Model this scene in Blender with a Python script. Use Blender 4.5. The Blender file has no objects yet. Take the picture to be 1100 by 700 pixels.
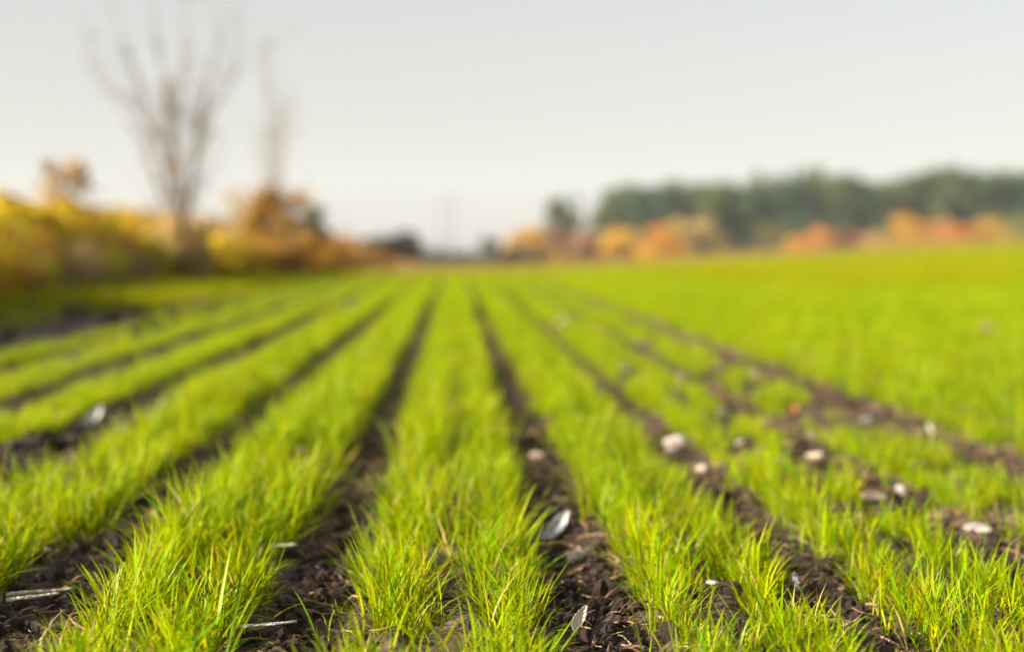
import bpy, bmesh, math, random
import numpy as np
from mathutils import Vector, Matrix, Euler

R = math.radians
rng = np.random.default_rng(11)
random.seed(5)
SC = bpy.context.scene
COL = SC.collection

# ------------------------------------------------------------------ camera
CAM_H = 0.40
FPX = 1100 * 50 / 36.0
PITCH = math.atan((350 - 267) / FPX)
YAW = math.atan((550 - 488) / FPX)
cam_d = bpy.data.cameras.new('camera')
cam_d.lens = 50
cam_d.sensor_width = 36
cam_d.clip_start = 0.05
cam_d.clip_end = 5000
cam_d.dof.use_dof = True
cam_d.dof.focus_distance = 1.43
cam_d.dof.aperture_fstop = 2.3
cam = bpy.data.objects.new('camera', cam_d)
cam.location = (0, 0, CAM_H)
cam.rotation_euler = (math.pi / 2 - PITCH, 0, -YAW)
COL.objects.link(cam)
SC.camera = cam
CM = cam.rotation_euler.to_matrix()


def ray(px, py):
    return CM @ Vector(((px - 550) / FPX, (350 - py) / FPX, -1))


def on_ground(px, py):
    d = ray(px, py)
    t = CAM_H / -d.z
    return Vector((d.x * t, d.y * t, 0))


def at(px, dist, py=267):
    d = ray(px, py)
    t = dist / d.y
    return Vector((d.x * t, d.y * t, CAM_H + d.z * t))


# ------------------------------------------------------------------ numpy noise
_perm = np.random.default_rng(3).random((256, 256))


def vnoise(x, y, seed=0):
    x = np.asarray(x, float) + seed * 17.31
    y = np.asarray(y, float) + seed * 9.73
    xi = np.floor(x).astype(int)
    yi = np.floor(y).astype(int)
    fx = x - xi
    fy = y - yi
    fx = fx * fx * (3 - 2 * fx)
    fy = fy * fy * (3 - 2 * fy)
    g = lambda a, b: _perm[a % 256, b % 256]
    return ((g(xi, yi) * (1 - fx) + g(xi + 1, yi) * fx) * (1 - fy)
            + (g(xi, yi + 1) * (1 - fx) + g(xi + 1, yi + 1) * fx) * fy)


def fbm(x, y, o=4, seed=0):
    s = 0
    a = 0.5
    for k in range(o):
        s = s + a * vnoise(np.asarray(x) * 2 ** k, np.asarray(y) * 2 ** k, seed + k)
        a *= 0.5
    return s


def sstep(a, b, x):
    t = np.clip((np.asarray(x, float) - a) / (b - a), 0, 1)
    return t * t * (3 - 2 * t)


# bare drill gaps: lateral centre, half width
GAPS = [(-1.85, .25), (-1.42, .09), (-1.08, .10), (-0.765, .10), (-0.44, .070), (-0.157, .059), (0.149, .056),
        (0.415, .050), (0.69, .055), (0.965, .085)]


def wob(y, k):
    return (fbm(np.asarray(y) * 0.9, k * 3.7, 3, 5) - 0.45) * 0.05


def terrain(x, y):
    x = np.asarray(x, float)
    y = np.asarray(y, float)
    z = -0.60 * sstep(12, 60, y)
    z = z + 0.052 * np.log1p(np.exp((x - 2.0) / 1.5)) * 1.5 * sstep(6, 55, y) * (1 - 0.35 * sstep(70, 200, y))
    z = z - 1.6 * sstep(58, 130, y)
    # brown bank on the left, beyond the weeds
    b = 0.185 * np.log1p(np.exp((-x - 2.2) / 1.2)) * 1.2
    b = 3.4 * np.tanh(b / 3.4)
    z = z + b * sstep(36, 82, y) + 1.55 * sstep(-2, -6, x) * sstep(58, 100, y)
    # weedy margin a little raised
    z = z + 0.10 * sstep(-3.1, -4.2, x) * (1 - sstep(40, 60, y))
    return z


def micro(x, y):
    """ridges, furrows and clods of the tilled soil"""
    x = np.asarray(x, float)
    y = np.asarray(y, float)
    near = 1 - sstep(8, 22, y)
    m = 0
    for k, (gx, hw) in enumerate(GAPS):
        d = (x - gx - wob(y, k)) / (hw + 0.03)
        m = m - 0.022 * np.exp(-d * d)
    n = (fbm(x * 9, y * 9, 2, 20) - 0.375) * 0.030
    n = n + np.abs(fbm(x * 26, y * 26, 3, 31) - 0.43) * 0.050
    n = n + (vnoise(x * 75, y * 75, 40) - 0.5) * 0.006
    return (m + n) * near * sstep(-4.5, -3.2, x) + 0.015 * near


def ground_z(x, y):
    return terrain(x, y) + micro(x, y)


# ------------------------------------------------------------------ materials
def new_mat(name):
    m = bpy.data.materials.new(name)
    m.use_nodes = True
    nt = m.node_tree
    nt.nodes.clear()
    return m, nt, nt.nodes, nt.links


def leaf_mat(name, base, tip=None, trans=0.45, rough=0.5, spec=0.25, use_objcol=False, varh=0.05, patch=None, tt=(1, 1, 1), hj=1.0, stops=None):
    m, nt, N, L = new_mat(name)
    out = N.new('ShaderNodeOutputMaterial')
    at_ = N.new('ShaderNodeAttribute')
    at_.attribute_name = 'tint'
    if use_objcol:
        oi = N.new('ShaderNodeObjectInfo')
        col = oi.outputs['Color']
    else:
        rgb = N.new('ShaderNodeMix')
        rgb.data_type = 'RGBA'
        rgb.inputs[6].default_value = (*base, 1)
        rgb.inputs[7].default_value = (*(tip or base), 1)
        L.new(at_.outputs['Fac'], rgb.inputs[0])
        col = rgb.outputs[2]
        if stops:
            cr = N.new('ShaderNodeValToRGB')
            while len(cr.color_ramp.elements) < len(stops):
                cr.color_ramp.elements.new(0.5)
            for e, (q, c) in zip(cr.color_ramp.elements, stops):
                e.position = q
            for e, (q, c) in zip(cr.color_ramp.elements, stops):
                e.color = (*c, 1)
            L.new(at_.outputs['Fac'], cr.inputs[0])
            col = cr.outputs[0]
    if patch:
        ge = N.new('ShaderNodeNewGeometry')
        nz = N.new('ShaderNodeTexNoise')
        nz.inputs['Scale'].default_value = patch[1]
        nz.inputs['Detail'].default_value = 2
        L.new(ge.outputs['Position'], nz.inputs['Vector'])
        mr = N.new('ShaderNodeMapRange')
        mr.inputs[1].default_value = 0.4
        mr.inputs[2].default_value = 0.65
        L.new(nz.outputs['Fac'], mr.inputs[0])
        mx = N.new('ShaderNodeMix')
        mx.data_type = 'RGBA'
        mx.inputs[7].default_value = (*patch[0], 1)
        mul = N.new('ShaderNodeMath')
        mul.operation = 'MULTIPLY'
        mul.inputs[1].default_value = patch[2]
        L.new(mr.outputs[0], mul.inputs[0])
        L.new(mul.outputs[0], mx.inputs[0])
        L.new(col, mx.inputs[6])
        col = mx.outputs[2]
    hs = N.new('ShaderNodeHueSaturation')
    mh = N.new('ShaderNodeMapRange')
    mh.inputs[3].default_value = 0.5 - varh * 0.5
    mh.inputs[4].default_value = 0.5 + varh * 0.5
    mv = N.new('ShaderNodeMapRange')
    mv.inputs[3].default_value = 1 - 0.3 * hj
    mv.inputs[4].default_value = 1 + 0.3 * hj
    oi2 = N.new('ShaderNodeObjectInfo')
    L.new(oi2.outputs['Random'], mh.inputs[0])
    at2 = N.new('ShaderNodeAttribute')
    at2.attribute_name = 'val'
    L.new(at2.outputs['Fac'], mv.inputs[0])
    L.new(mh.outputs[0], hs.inputs['Hue'])
    L.new(mv.outputs[0], hs.inputs['Value'])
    L.new(col, hs.inputs['Color'])
    p = N.new('ShaderNodeBsdfPrincipled')
    p.inputs['Roughness'].default_value = rough
    p.inputs['Specular IOR Level'].default_value = spec
    L.new(hs.outputs[0], p.inputs['Base Color'])
    tr = N.new('ShaderNodeBsdfTranslucent')
    tm = N.new('ShaderNodeMix')
    tm.data_type = 'RGBA'
    tm.blend_type = 'MULTIPLY'
    tm.inputs[0].default_value = 1
    tm.inputs[7].default_value = (*tt, 1)
    L.new(hs.outputs[0], tm.inputs[6])
    L.new(tm.outputs[2], tr.inputs['Color'])
    ms = N.new('ShaderNodeMixShader')
    ms.inputs[0].default_value = trans
    L.new(p.outputs[0], ms.inputs[1])
    L.new(tr.outputs[0], ms.inputs[2])
    L.new(ms.outputs[0], out.inputs[0])
    return m


def noise_mat(name, c1, c2, scale=20, rough=0.85, bump=0.3, bscale=60, spec=0.3, objcol=False):
    m, nt, N, L = new_mat(name)
    out = N.new('ShaderNodeOutputMaterial')
    p = N.new('ShaderNodeBsdfPrincipled')
    p.inputs['Roughness'].default_value = rough
    p.inputs['Specular IOR Level'].default_value = spec
    tc = N.new('ShaderNodeTexCoord')
    nz = N.new('ShaderNodeTexNoise')
    nz.inputs['Scale'].default_value = scale
    nz.inputs['Detail'].default_value = 6
    nz.inputs['Roughness'].default_value = 0.65
    L.new(tc.outputs['Object'], nz.inputs['Vector'])
    cr = N.new('ShaderNodeValToRGB')
    cr.color_ramp.elements[0].position = 0.35
    cr.color_ramp.elements[1].position = 0.65
    cr.color_ramp.elements[0].color = (*c1, 1)
    cr.color_ramp.elements[1].color = (*c2, 1)
    L.new(nz.outputs['Fac'], cr.inputs[0])
    col = cr.outputs[0]
    if objcol:
        oi = N.new('ShaderNodeObjectInfo')
        mx = N.new('ShaderNodeMix')
        mx.data_type = 'RGBA'
        mx.blend_type = 'MULTIPLY'
        mx.inputs[0].default_value = 1
        L.new(col, mx.inputs[6])
        L.new(oi.outputs['Color'], mx.inputs[7])
        col = mx.outputs[2]
    L.new(col, p.inputs['Base Color'])
    n2 = N.new('ShaderNodeTexNoise')
    n2.inputs['Scale'].default_value = bscale
    n2.inputs['Detail'].default_value = 5
    L.new(tc.outputs['Object'], n2.inputs['Vector'])
    b = N.new('ShaderNodeBump')
    b.inputs['Strength'].default_value = bump
    b.inputs['Distance'].default_value = 0.01
    L.new(n2.outputs['Fac'], b.inputs['Height'])
    L.new(b.outputs[0], p.inputs['Normal'])
    L.new(p.outputs[0], out.inputs[0])
    return m


M_BLADE = leaf_mat('wheat_blade', (0.215, 0.310, 0.0), (0.40, 0.39, 0.001), trans=0.50, rough=0.40, spec=0.10,
                   stops=[(0, (.120, .265, .002)), (.28, (.25, .355, 0)), (.70, (.43, .43, .001)), (.94, (.46, .43, .003)), (1, (.56, .43, .15))],
                   varh=0.05, patch=((0.20, 0.29, 0.003), 1.3, 0.6), tt=(1.25, 1.10, 0.3))
M_BLADE_FAR = leaf_mat('wheat_sward', (0.215, 0.265, 0), (0.36, 0.345, 0.001), trans=0.5, rough=0.5, spec=0.05, varh=0.03,
                       patch=((0.19, 0.27, 0), .22, 0.45), tt=(1.25, 1.05, 0.3))
M_DRYBLADE = leaf_mat('dry_grass', (0.30, 0.20, 0.075), (0.42, 0.31, 0.13), trans=0.3, rough=0.7, varh=0.03)
M_BROWNGRASS = leaf_mat('brown_grass', (0.30, 0.145, 0.045), (0.40, 0.21, 0.06), trans=0.3, rough=0.7, varh=0.03)
M_WEED = leaf_mat('weed_leaf', (0.40, 0.30, 0.006), (0.62, 0.43, 0.010), trans=0.45, rough=0.55, varh=0.07)
M_OCHRE = leaf_mat('ochre_leaf', (0.38, 0.22, 0.02), (0.58, 0.37, 0.02), trans=0.4, rough=0.6, varh=0.05)
M_CROWN = leaf_mat('crown_leaf', (0, 0, 0), trans=0.32, rough=0.6, use_objcol=True, varh=0.0, hj=1.6)
M_BARK = noise_mat('bark', (0.10, 0.075, 0.055), (0.20, 0.16, 0.12), 30, 0.9, 0.6, 60)
M_TWIG = noise_mat('twig_bark', (0.13, 0.085, 0.045), (0.24, 0.165, 0.09), 30, 0.85, 0.4, 60)
M_STONE = noise_mat('pale_stone', (0.24, 0.19, 0.15), (0.56, 0.52, 0.47), 85, 0.7, 0.5, 160, objcol=True)
M_STALK = noise_mat('dry_stalk', (0.42, 0.37, 0.30), (0.62, 0.57, 0.48), 60, 0.6, 0.5, 200, objcol=True)
M_CLOD = noise_mat('soil_clod', (0.030, 0.016, 0.011), (0.100, 0.056, 0.038), 60, 0.8, 0.9, 260, 0.35)
M_STRAW = leaf_mat('straw_bits', (0.22, 0.11, 0.05), (0.50, 0.37, 0.22), trans=0.15, rough=0.7, varh=0.03)
M_POLE = noise_mat('weathered_metal', (0.14, 0.14, 0.14), (0.22, 0.22, 0.22), 3, 0.6, 0.1, 8)


def ground_material():
    m, nt, N, L = new_mat('field_soil')
    out = N.new('ShaderNodeOutputMaterial')
    p = N.new('ShaderNodeBsdfPrincipled')
    p.inputs['Roughness'].default_value = 0.78
    p.inputs['Specular IOR Level'].default_value = 0.4
    tc = N.new('ShaderNodeTexCoord')

    def noise(s, d=6, r=0.6):
        n = N.new('ShaderNodeTexNoise')
        n.inputs['Scale'].default_value = s
        n.inputs['Detail'].default_value = d
        n.inputs['Roughness'].default_value = r
        L.new(tc.outputs['Object'], n.inputs['Vector'])
        return n.outputs['Fac']

    def ramp(f, a, b, c1, c2):
        cr = N.new('ShaderNodeValToRGB')
        cr.color_ramp.elements[0].position = a
        cr.color_ramp.elements[1].position = b
        cr.color_ramp.elements[0].color = (*c1, 1)
        cr.color_ramp.elements[1].color = (*c2, 1)
        L.new(f, cr.inputs[0])
        return cr.outputs[0]

    def mix(f, a, b):
        x = N.new('ShaderNodeMix')
        x.data_type = 'RGBA'
        L.new(f, x.inputs[0])
        L.new(a, x.inputs[6])
        L.new(b, x.inputs[7])
        return x.outputs[2]

    soil = ramp(noise(38, 8, 0.7), 0.35, 0.7, (0.030, 0.016, 0.011), (0.110, 0.062, 0.042))
    crust = ramp(noise(210, 4, .6), .3, .7, (.10, .065, .045), (.19, .135, .095))
    soil = mix(ramp(noise(11, 6, .7), .52, .68, (0, 0, 0), (.75, .75, .75)), soil, crust)
    green = ramp(noise(0.35, 4), 0.35, 0.65, (0.13, 0.138, 0.001), (0.18, 0.168, 0.001))
    brown = ramp(noise(0.5, 6), 0.35, 0.65, (0.13, 0.075, 0.032), (0.24, 0.14, 0.055))
    ag = N.new('ShaderNodeAttribute')
    ag.attribute_name = 'cover_green'
    ab = N.new('ShaderNodeAttribute')
    ab.attribute_name = 'cover_brown'
    c = mix(ag.outputs['Fac'], soil, green)
    c = mix(ab.outputs['Fac'], c, brown)
    L.new(c, p.inputs['Base Color'])
    b = N.new('ShaderNodeBump')
    b.inputs['Strength'].default_value = 0.8
    b.inputs['Distance'].default_value = 0.008
    L.new(noise(120, 8, 0.7), b.inputs['Height'])
    L.new(b.outputs[0], p.inputs['Normal'])
    L.new(p.outputs[0], out.inputs[0])
    return m


# ------------------------------------------------------------------ helpers
def tag(o, label=None, cat=None, group=None, kind=None):
    if label: o['label'] = label
    if cat: o['category'] = cat
    if group: o['group'] = group
    if kind: o['kind'] = kind
    return o


def mesh_from(name, V, F, mat=None, attrs=None, smooth=False):
    me = bpy.data.meshes.new(name)
    me.from_pydata([tuple(v) for v in V], [], [tuple(f) for f in F])
    if attrs:
        for k, a in attrs.items():
            at_ = me.attributes.new(k, 'FLOAT', 'POINT')
            at_.data.foreach_set('value', np.asarray(a, dtype=np.float32))
    if mat: me.materials.append(mat)
    if smooth:
        me.polygons.foreach_set('use_smooth', [True] * len(me.polygons))
    me.update()
    return me


def link(name, me, parent=None, loc=(0, 0, 0)):
    o = bpy.data.objects.new(name, me)
    COL.objects.link(o)
    o.location = loc
    if parent: o.parent = parent
    return o


def empty(name, loc):
    o = bpy.data.objects.new(name, None)
    o.empty_display_size = 0.1
    o.location = loc
    COL.objects.link(o)
    return o


class Geo:
    def __init__(s):
        s.V = []; s.F = []; s.tint = []; s.val = []

    def v(s, p, t=0.0, val=0.5):
        s.V.append((p[0], p[1], p[2])); s.tint.append(t); s.val.append(val)
        return len(s.V) - 1

    def mesh(s, name, mat, smooth=True):
        return mesh_from(name, s.V, s.F, mat, {'tint': s.tint, 'val': s.val}, smooth)

    def blade(s, root, az, length, width, lean, curl, segs=5, tint=0.0, val=0.5, twist=0.0, tipt=0.3):
        """one grass blade: a tapering strip that leans and arches over"""
        a = lean
        p = np.array(root, float)
        step = length / segs
        prev = None
        for k in range(segs + 1):
            t = k / segs
            w = width * 0.5 * (0.55 + 0.9 * t if t < 0.5 else 1.0) * (1 - max(0, (t - 0.45) / 0.55) ** 1.6)
            sa = az + math.pi / 2 + twist * t
            sd = np.array([math.cos(sa), math.sin(sa), 0])
            tt = 1.0 if tint >= 1 else min(.94, tint + tipt * t * t)
            if k == segs:
                i = s.v(p, tt, val)
                s.F.append((prev[0], prev[1], i))
            else:
                cur = (s.v(p - sd * w, tt, val), s.v(p + sd * w, tt, val))
                if prev: s.F.append((prev[0], prev[1], cur[1], cur[0]))
                prev = cur
            d = np.array([math.cos(az) * math.sin(a), math.sin(az) * math.sin(a), math.cos(a)])
            p = p + d * step
            a += curl / segs

    def leaf(s, c, size, tint=0.5, val=0.5, el=1.5):
        """one folded leaf facing a random way"""
        u = Vector((random.gauss(0, 1), random.gauss(0, 1), random.gauss(0, 1))).normalized()
        w = u.orthogonal().normalized()
        w.rotate(Matrix.Rotation(random.random() * 6.28, 3, u))
        n = u.cross(w)
        c = Vector(c)
        l = size * el * 0.5
        h = size * 0.5
        a = s.v(c - u * l, tint, val); b = s.v(c + w * h + n * h * .3, tint, val)
        d = s.v(c + u * l, tint, val); e = s.v(c - w * h + n * h * .3, tint, val)
        s.F.append((a, b, d)); s.F.append((a, d, e))

    def tube(s, pts, rads, n=6, tint=0.5, cap=True):
        rings = []
        for i, p in enumerate(pts):
            p = Vector(p)
            if i == 0: d = Vector(pts[1]) - p
            elif i == len(pts) - 1: d = p - Vector(pts[i - 1])
            else: d = Vector(pts[i + 1]) - Vector(pts[i - 1])
            d.normalize()
            q = d.to_track_quat('Z', 'Y')
            r = []
            for k in range(n):
                a = 2 * math.pi * k / n
                r.append(s.v(p + q @ Vector((math.cos(a) * rads[i], math.sin(a) * rads[i], 0)), tint))
            rings.append(r)
        for a, b in zip(rings[:-1], rings[1:]):
            for k in range(n):
                s.F.append((a[k], a[(k + 1) % n], b[(k + 1) % n], b[k]))
        if cap:
            s.F.append(tuple(reversed(rings[0])))
            s.F.append(tuple(rings[-1]))


# ------------------------------------------------------------------ instancer for the uncountable ground cover
def scatter(name, pts, rots, scls, idx, meshes, kindlabel, cat):
    hidden = bpy.data.collections.new(name + '_sources')
    for k, me in enumerate(meshes):
        o = bpy.data.objects.new('%s_source_%02d' % (name, k), me)
        hidden.objects.link(o)
    me = bpy.data.meshes.new(name)
    n = len(pts)
    me.vertices.add(n)
    me.vertices.foreach_set('co', np.asarray(pts, np.float32).ravel())
    for k, a in (('rot', rots), ('scl', scls)):
        t = me.attributes.new(k, 'FLOAT_VECTOR', 'POINT')
        t.data.foreach_set('vector', np.asarray(a, np.float32).ravel())
    t = me.attributes.new('pick', 'INT', 'POINT')
    t.data.foreach_set('value', np.asarray(idx, np.int32))
    me.update()
    o = link(name, me)
    ng = bpy.data.node_groups.new(name, 'GeometryNodeTree')
    ng.interface.new_socket('Geometry', in_out='INPUT', socket_type='NodeSocketGeometry')
    ng.interface.new_socket('Geometry', in_out='OUTPUT', socket_type='NodeSocketGeometry')
    N, L = ng.nodes, ng.links
    gi = N.new('NodeGroupInput'); go = N.new('NodeGroupOutput')
    ip = N.new('GeometryNodeInstanceOnPoints')
    ci = N.new('GeometryNodeCollectionInfo')
    ci.inputs['Collection'].default_value = hidden
    ci.inputs['Separate Children'].default_value = True
    ci.inputs['Reset Children'].default_value = True

    def attr(nm, ty):
        a = N.new('GeometryNodeInputNamedAttribute')
        a.data_type = ty
        a.inputs['Name'].default_value = nm
        return a.outputs['Attribute']
    L.new(gi.outputs[0], ip.inputs['Points'])
    L.new(ci.outputs[0], ip.inputs['Instance'])
    ip.inputs['Pick Instance'].default_value = True
    L.new(attr('pick', 'INT'), ip.inputs['Instance Index'])
    L.new(attr('rot', 'FLOAT_VECTOR'), ip.inputs['Rotation'])
    L.new(attr('scl', 'FLOAT_VECTOR'), ip.inputs['Scale'])
    L.new(ip.outputs[0], go.inputs[0])
    md = o.modifiers.new('scatter', 'NODES')
    md.node_group = ng
    tag(o, kindlabel, cat, None, 'stuff')
    return o


# ------------------------------------------------------------------ ground: one sheet to the horizon
def axis(dense0, dense1, step, lo, hi, grow):
    a = list(np.arange(dense0, dense1 + 1e-6, step))
    s = step
    up = [a[-1]]
    while up[-1] < hi:
        s *= grow
        up.append(up[-1] + s)
    s = step
    dn = [a[0]]
    while dn[-1] > lo:
        s *= grow
        dn.append(dn[-1] - s)
    return np.array(dn[:0:-1] + a + up[1:])


gx = axis(-1.3, 1.5, 0.008, -900, 900, 1.055)
gy = axis(1.0, 3.6, 0.008, -60, 1000, 1.035)
GX, GY = np.meshgrid(gx, gy)
GZ = ground_z(GX, GY)
nx, ny = len(gx), len(gy)
V = np.stack([GX.ravel(), GY.ravel(), GZ.ravel()], 1).astype(np.float32)
ii = np.arange(nx * ny).reshape(ny, nx)
F = np.stack([ii[:-1, :-1], ii[:-1, 1:], ii[1:, 1:], ii[1:, :-1]], -1).reshape(-1, 4).astype(np.int32)
me = bpy.data.meshes.new('ground')
me.vertices.add(len(V)); me.vertices.foreach_set('co', V.ravel())
me.loops.add(F.size); me.loops.foreach_set('vertex_index', F.ravel())
me.polygons.add(len(F)); me.polygons.foreach_set('loop_start', np.arange(0, F.size, 4, dtype=np.int32))
me.polygons.foreach_set('use_smooth', np.ones(len(F), bool))
me.update(calc_edges=True)
X, Y = V[:, 0].astype(float), V[:, 1].astype(float)
left_edge = -3.2 - 0.0 * Y
field = sstep(0, 0.5, X - left_edge)
cg = 0.35 + 0.65 * np.maximum(sstep(9, 30, Y), 0.65 * sstep(2.0, 4.5, X))
cg = cg * field
near_gap = np.zeros_like(X)
for k, (g0, hw) in enumerate(GAPS):
    near_gap = np.maximum(near_gap, np.exp(-(((X - g0 - wob(Y, k)) / (hw + 0.05)) ** 2)))
cg = cg * (1 - near_gap * (1 - sstep(18, 40, Y)))
cg = np.where(Y < 9, cg * np.maximum(0.25, sstep(2.0, 4.5, X)), cg)
cb = np.maximum(1 - field, sstep(64, 72, Y) * (1 - 0))
cb = np.maximum(cb, sstep(36, 50, Y) * sstep(-1.6, -3.0, X))
for nm, a in (('cover_green', cg), ('cover_brown', cb)):
    t = me.attributes.new(nm, 'FLOAT', 'POINT')
    t.data.foreach_set('value', a.astype(np.float32))
me.materials.append(ground_material())
ground = link('ground', me)
tag(ground, 'dark tilled soil of the sown field running out to the horizon', 'ground', None, 'structure')

# ------------------------------------------------------------------ residue on the soil (stones, stalks, husks, leaves)
# px, py, length px, kind, colour, label
W = (1.0, 0.98, 0.95); BL = (0.80, 0.92, 1.05); TAN = (0.78, 0.58, 0.38); PK = (0.95, 0.80, 0.72); GR = (0.62, 0.66, 0.72); OR = (0.85, 0.42, 0.08)
RES = [
    (597, 575, 40, 'husk', BL, 'curled bluish white husk standing up in the bare furrow right of centre'),
    (622, 599, 36, 'stone', W, 'flat off-white stone just below the curled bluish husk'),
    (577, 493, 30, 'stone', PK, 'pinkish flat stone farther up the furrow beyond the curled bluish husk'),
    (621, 684, 30, 'husk', W, 'small white curled husk at the bottom edge in the right furrow'),
    (288, 688, 62, 'stalk', (.95, .92, .88), 'pale dry stalk lying across the left furrow at the bottom edge'),
    (44, 647, 70, 'stalk', (.95, .90, .84), 'upper of two pale stalks lying on dark soil in the lower left corner'),
    (36, 669, 54, 'stalk', (.95, .90, .84), 'lower of two pale stalks lying on dark soil in the lower left corner'),
    (306, 603, 28, 'stalk', W, 'short white stalk end lying at the edge of the left furrow'),
    (51, 607, 13, 'stone', W, 'tiny white stone on dark soil above the pair of pale stalks'),
    (162, 556, 15, 'leaf', TAN, 'small yellowish dead leaf on the soil of the far left furrow'),
    (322, 493, 17, 'stone', W, 'round white stone lying in the grass left of the left furrow'),
    (100, 458, 34, 'husk', BL, 'bluish white husk tilted beside a bare patch at the left side'),
    (134, 461, 24, 'stone', GR, 'grey stone right beside the tilted bluish husk at the left side'),
    (172, 447, 16, 'stone', GR, 'grey upright stone at the end of the bare patch on the left'),
    (288, 439, 14, 'stone', TAN, 'small tan stone at the top of the far left furrow'),
    (78, 380, 16, 'stone', GR, 'blurred grey stone near the wide bare soil strip at the left'),
    (381, 331, 16, 'stone', GR, 'distant grey stone where the left furrows run together'),
    (725, 491, 42, 'stone', W, 'long off-white stone, largest of the pale pieces amid the right rows'),
    (753, 511, 24, 'stone', PK, 'pale rounded stone just right below the largest off-white stone'),
    (795, 489, 15, 'stone', W, 'small pale stone between the largest off-white stone and the orange-edged one'),
    (850, 490, 18, 'stone', TAN, 'tan stone up left of the orange-edged white stone'),
    (880, 507, 34, 'stone', (1.1, 1.0, .85), 'bright cream stone with a dark hollow at its right, in the right rows'),
    (941, 545, 36, 'stone', PK, 'pinkish white oblong stone between the cream stone and the white one near the right edge'),
    (967, 536, 14, 'stone', W, 'little upright pale stone just beyond the pinkish oblong stone'),
    (1051, 582, 32, 'stone', W, 'bright white tilted stone on dark soil near the right edge'),
    (855, 636, 28, 'stone', BL, 'narrow bluish white stone upright in a hole in the grass at lower right'),
    (766, 656, 16, 'stone', BL, 'small bluish stone sunk among grass blades at lower right'),
    (806, 568, 12, 'stone', PK, 'tiny pinkish stone above the bare hollow at lower right'),
    (1000, 468, 17, 'stone', W, 'small white upright stone past the bare strip at far right'),
    (871, 474, 15, 'stone', GR, 'grey stone on the grassy side of the right bare strip'),
    (932, 457, 30, 'stone', GR, 'large grey-blue stone at the edge of the right bare strip'),
    (876, 440, 16, 'stone', PK, 'pale stone in the bare strip beside an orange leaf'),
    (850, 447, 16, 'leaf', OR, 'orange dead leaf lying on the bare strip at the right'),
    (900, 455, 38, 'stalk', TAN, 'tan stalk lying along the bare strip before the grey-blue stone'),
    (812, 418, 26, 'stone', TAN, 'brown-tan stone half sunk in the bare strip'),
    (777, 452, 18, 'stone', GR, 'dull grey stone amid grass left of the bare strip'),
    (733, 407, 20, 'stone', W, 'round white stone left of the brown-tan stone, farther up the field'),
    (774, 400, 18, 'stone', W, 'white stone at the edge of the bare strip, beyond the round white one'),
    (648, 419, 30, 'stone', (0.85, .85, .85), 'large pale grey stone in the row right of the central furrow'),
    (727, 429, 18, 'stone', TAN, 'tan stone just below the round white stone'),
    (673, 406, 17, 'stone', PK, 'pale pink stone between the pale grey stone and the round white one'),
    (602, 349, 30, 'stone', TAN, 'far tan stone at the start of the bare strip'),
    (690, 372, 30, 'stone', PK, 'far pinkish flat stone on the bare strip'),
    (1060, 360, 24, 'stone', TAN, 'lone tan stone far out in the smooth green at right'),
]


def stone_mesh(seed, L_, col):
    r = random.Random(seed)
    bm = bmesh.new()
    bmesh.ops.create_icosphere(bm, subdivisions=3, radius=0.5)
    sx, sy, sz = 1, r.uniform(.42, .75), r.uniform(.22, .48)
    planes = [(Vector((r.gauss(0, 1), r.gauss(0, 1), r.gauss(0, 1))).normalized(), r.uniform(.24, .40)) for _ in range(9)]
    for v in bm.verts:
        for n, d in planes:
            e = v.co.dot(n) - d
            if e > 0: v.co -= n * e * 0.97
        v.co *= 1 + (float(fbm(v.co.x * 5 + seed, v.co.y * 5 + v.co.z * 4, 3, seed)) - .44) * .22
        v.co = Vector((v.co.x * sx, v.co.y * sy, v.co.z * sz)) * L_ * 1.25
    me = bpy.data.meshes.new('stone')
    bm.to_mesh(me); bm.free()
    me.polygons.foreach_set('use_smooth', [True] * len(me.polygons))
    me.materials.append(M_STONE)
    return me


def husk_mesh(seed, L_):
    r = random.Random(seed)
    V = []; F = []
    nu, nv = 14, 10
    for layer in (0, 1):
        for i in range(nu + 1):
            t = i / nu
            for j in range(nv + 1):
                u = (j / nv - .5)
                w = math.sin(math.pi * (0.08 + 0.88 * t)) ** 0.7
                ang = u * (3.6 - 1.4 * t)
                rad = L_ * (.20 + .02 * math.sin(9 * u + seed)) * w - layer * L_ * .018
                V.append(((t - .5) * L_ + .03 * L_ * math.sin(7 * u), math.sin(ang) * rad, -math.cos(ang) * rad + .22 * L_ * t * t + L_ * .2))
    n1 = (nu + 1) * (nv + 1)
    idx = lambda l, i, j: l * n1 + i * (nv + 1) + j
    for i in range(nu):
        for j in range(nv):
            F.append((idx(0, i, j), idx(0, i, j + 1), idx(0, i + 1, j + 1), idx(0, i + 1, j)))
            F.append((idx(1, i, j), idx(1, i + 1, j), idx(1, i + 1, j + 1), idx(1, i, j + 1)))
    for i in range(nu):
        for j in (0, nv):
            F.append((idx(0, i, j), idx(0, i + 1, j), idx(1, i + 1, j), idx(1, i, j)))
    for j in range(nv):
        for i in (0, nu):
            F.append((idx(0, i, j), idx(0, i, j + 1), idx(1, i, j + 1), idx(1, i, j)))
    me = mesh_from('husk', V, F, M_STALK, None, True)
    return me


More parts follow.
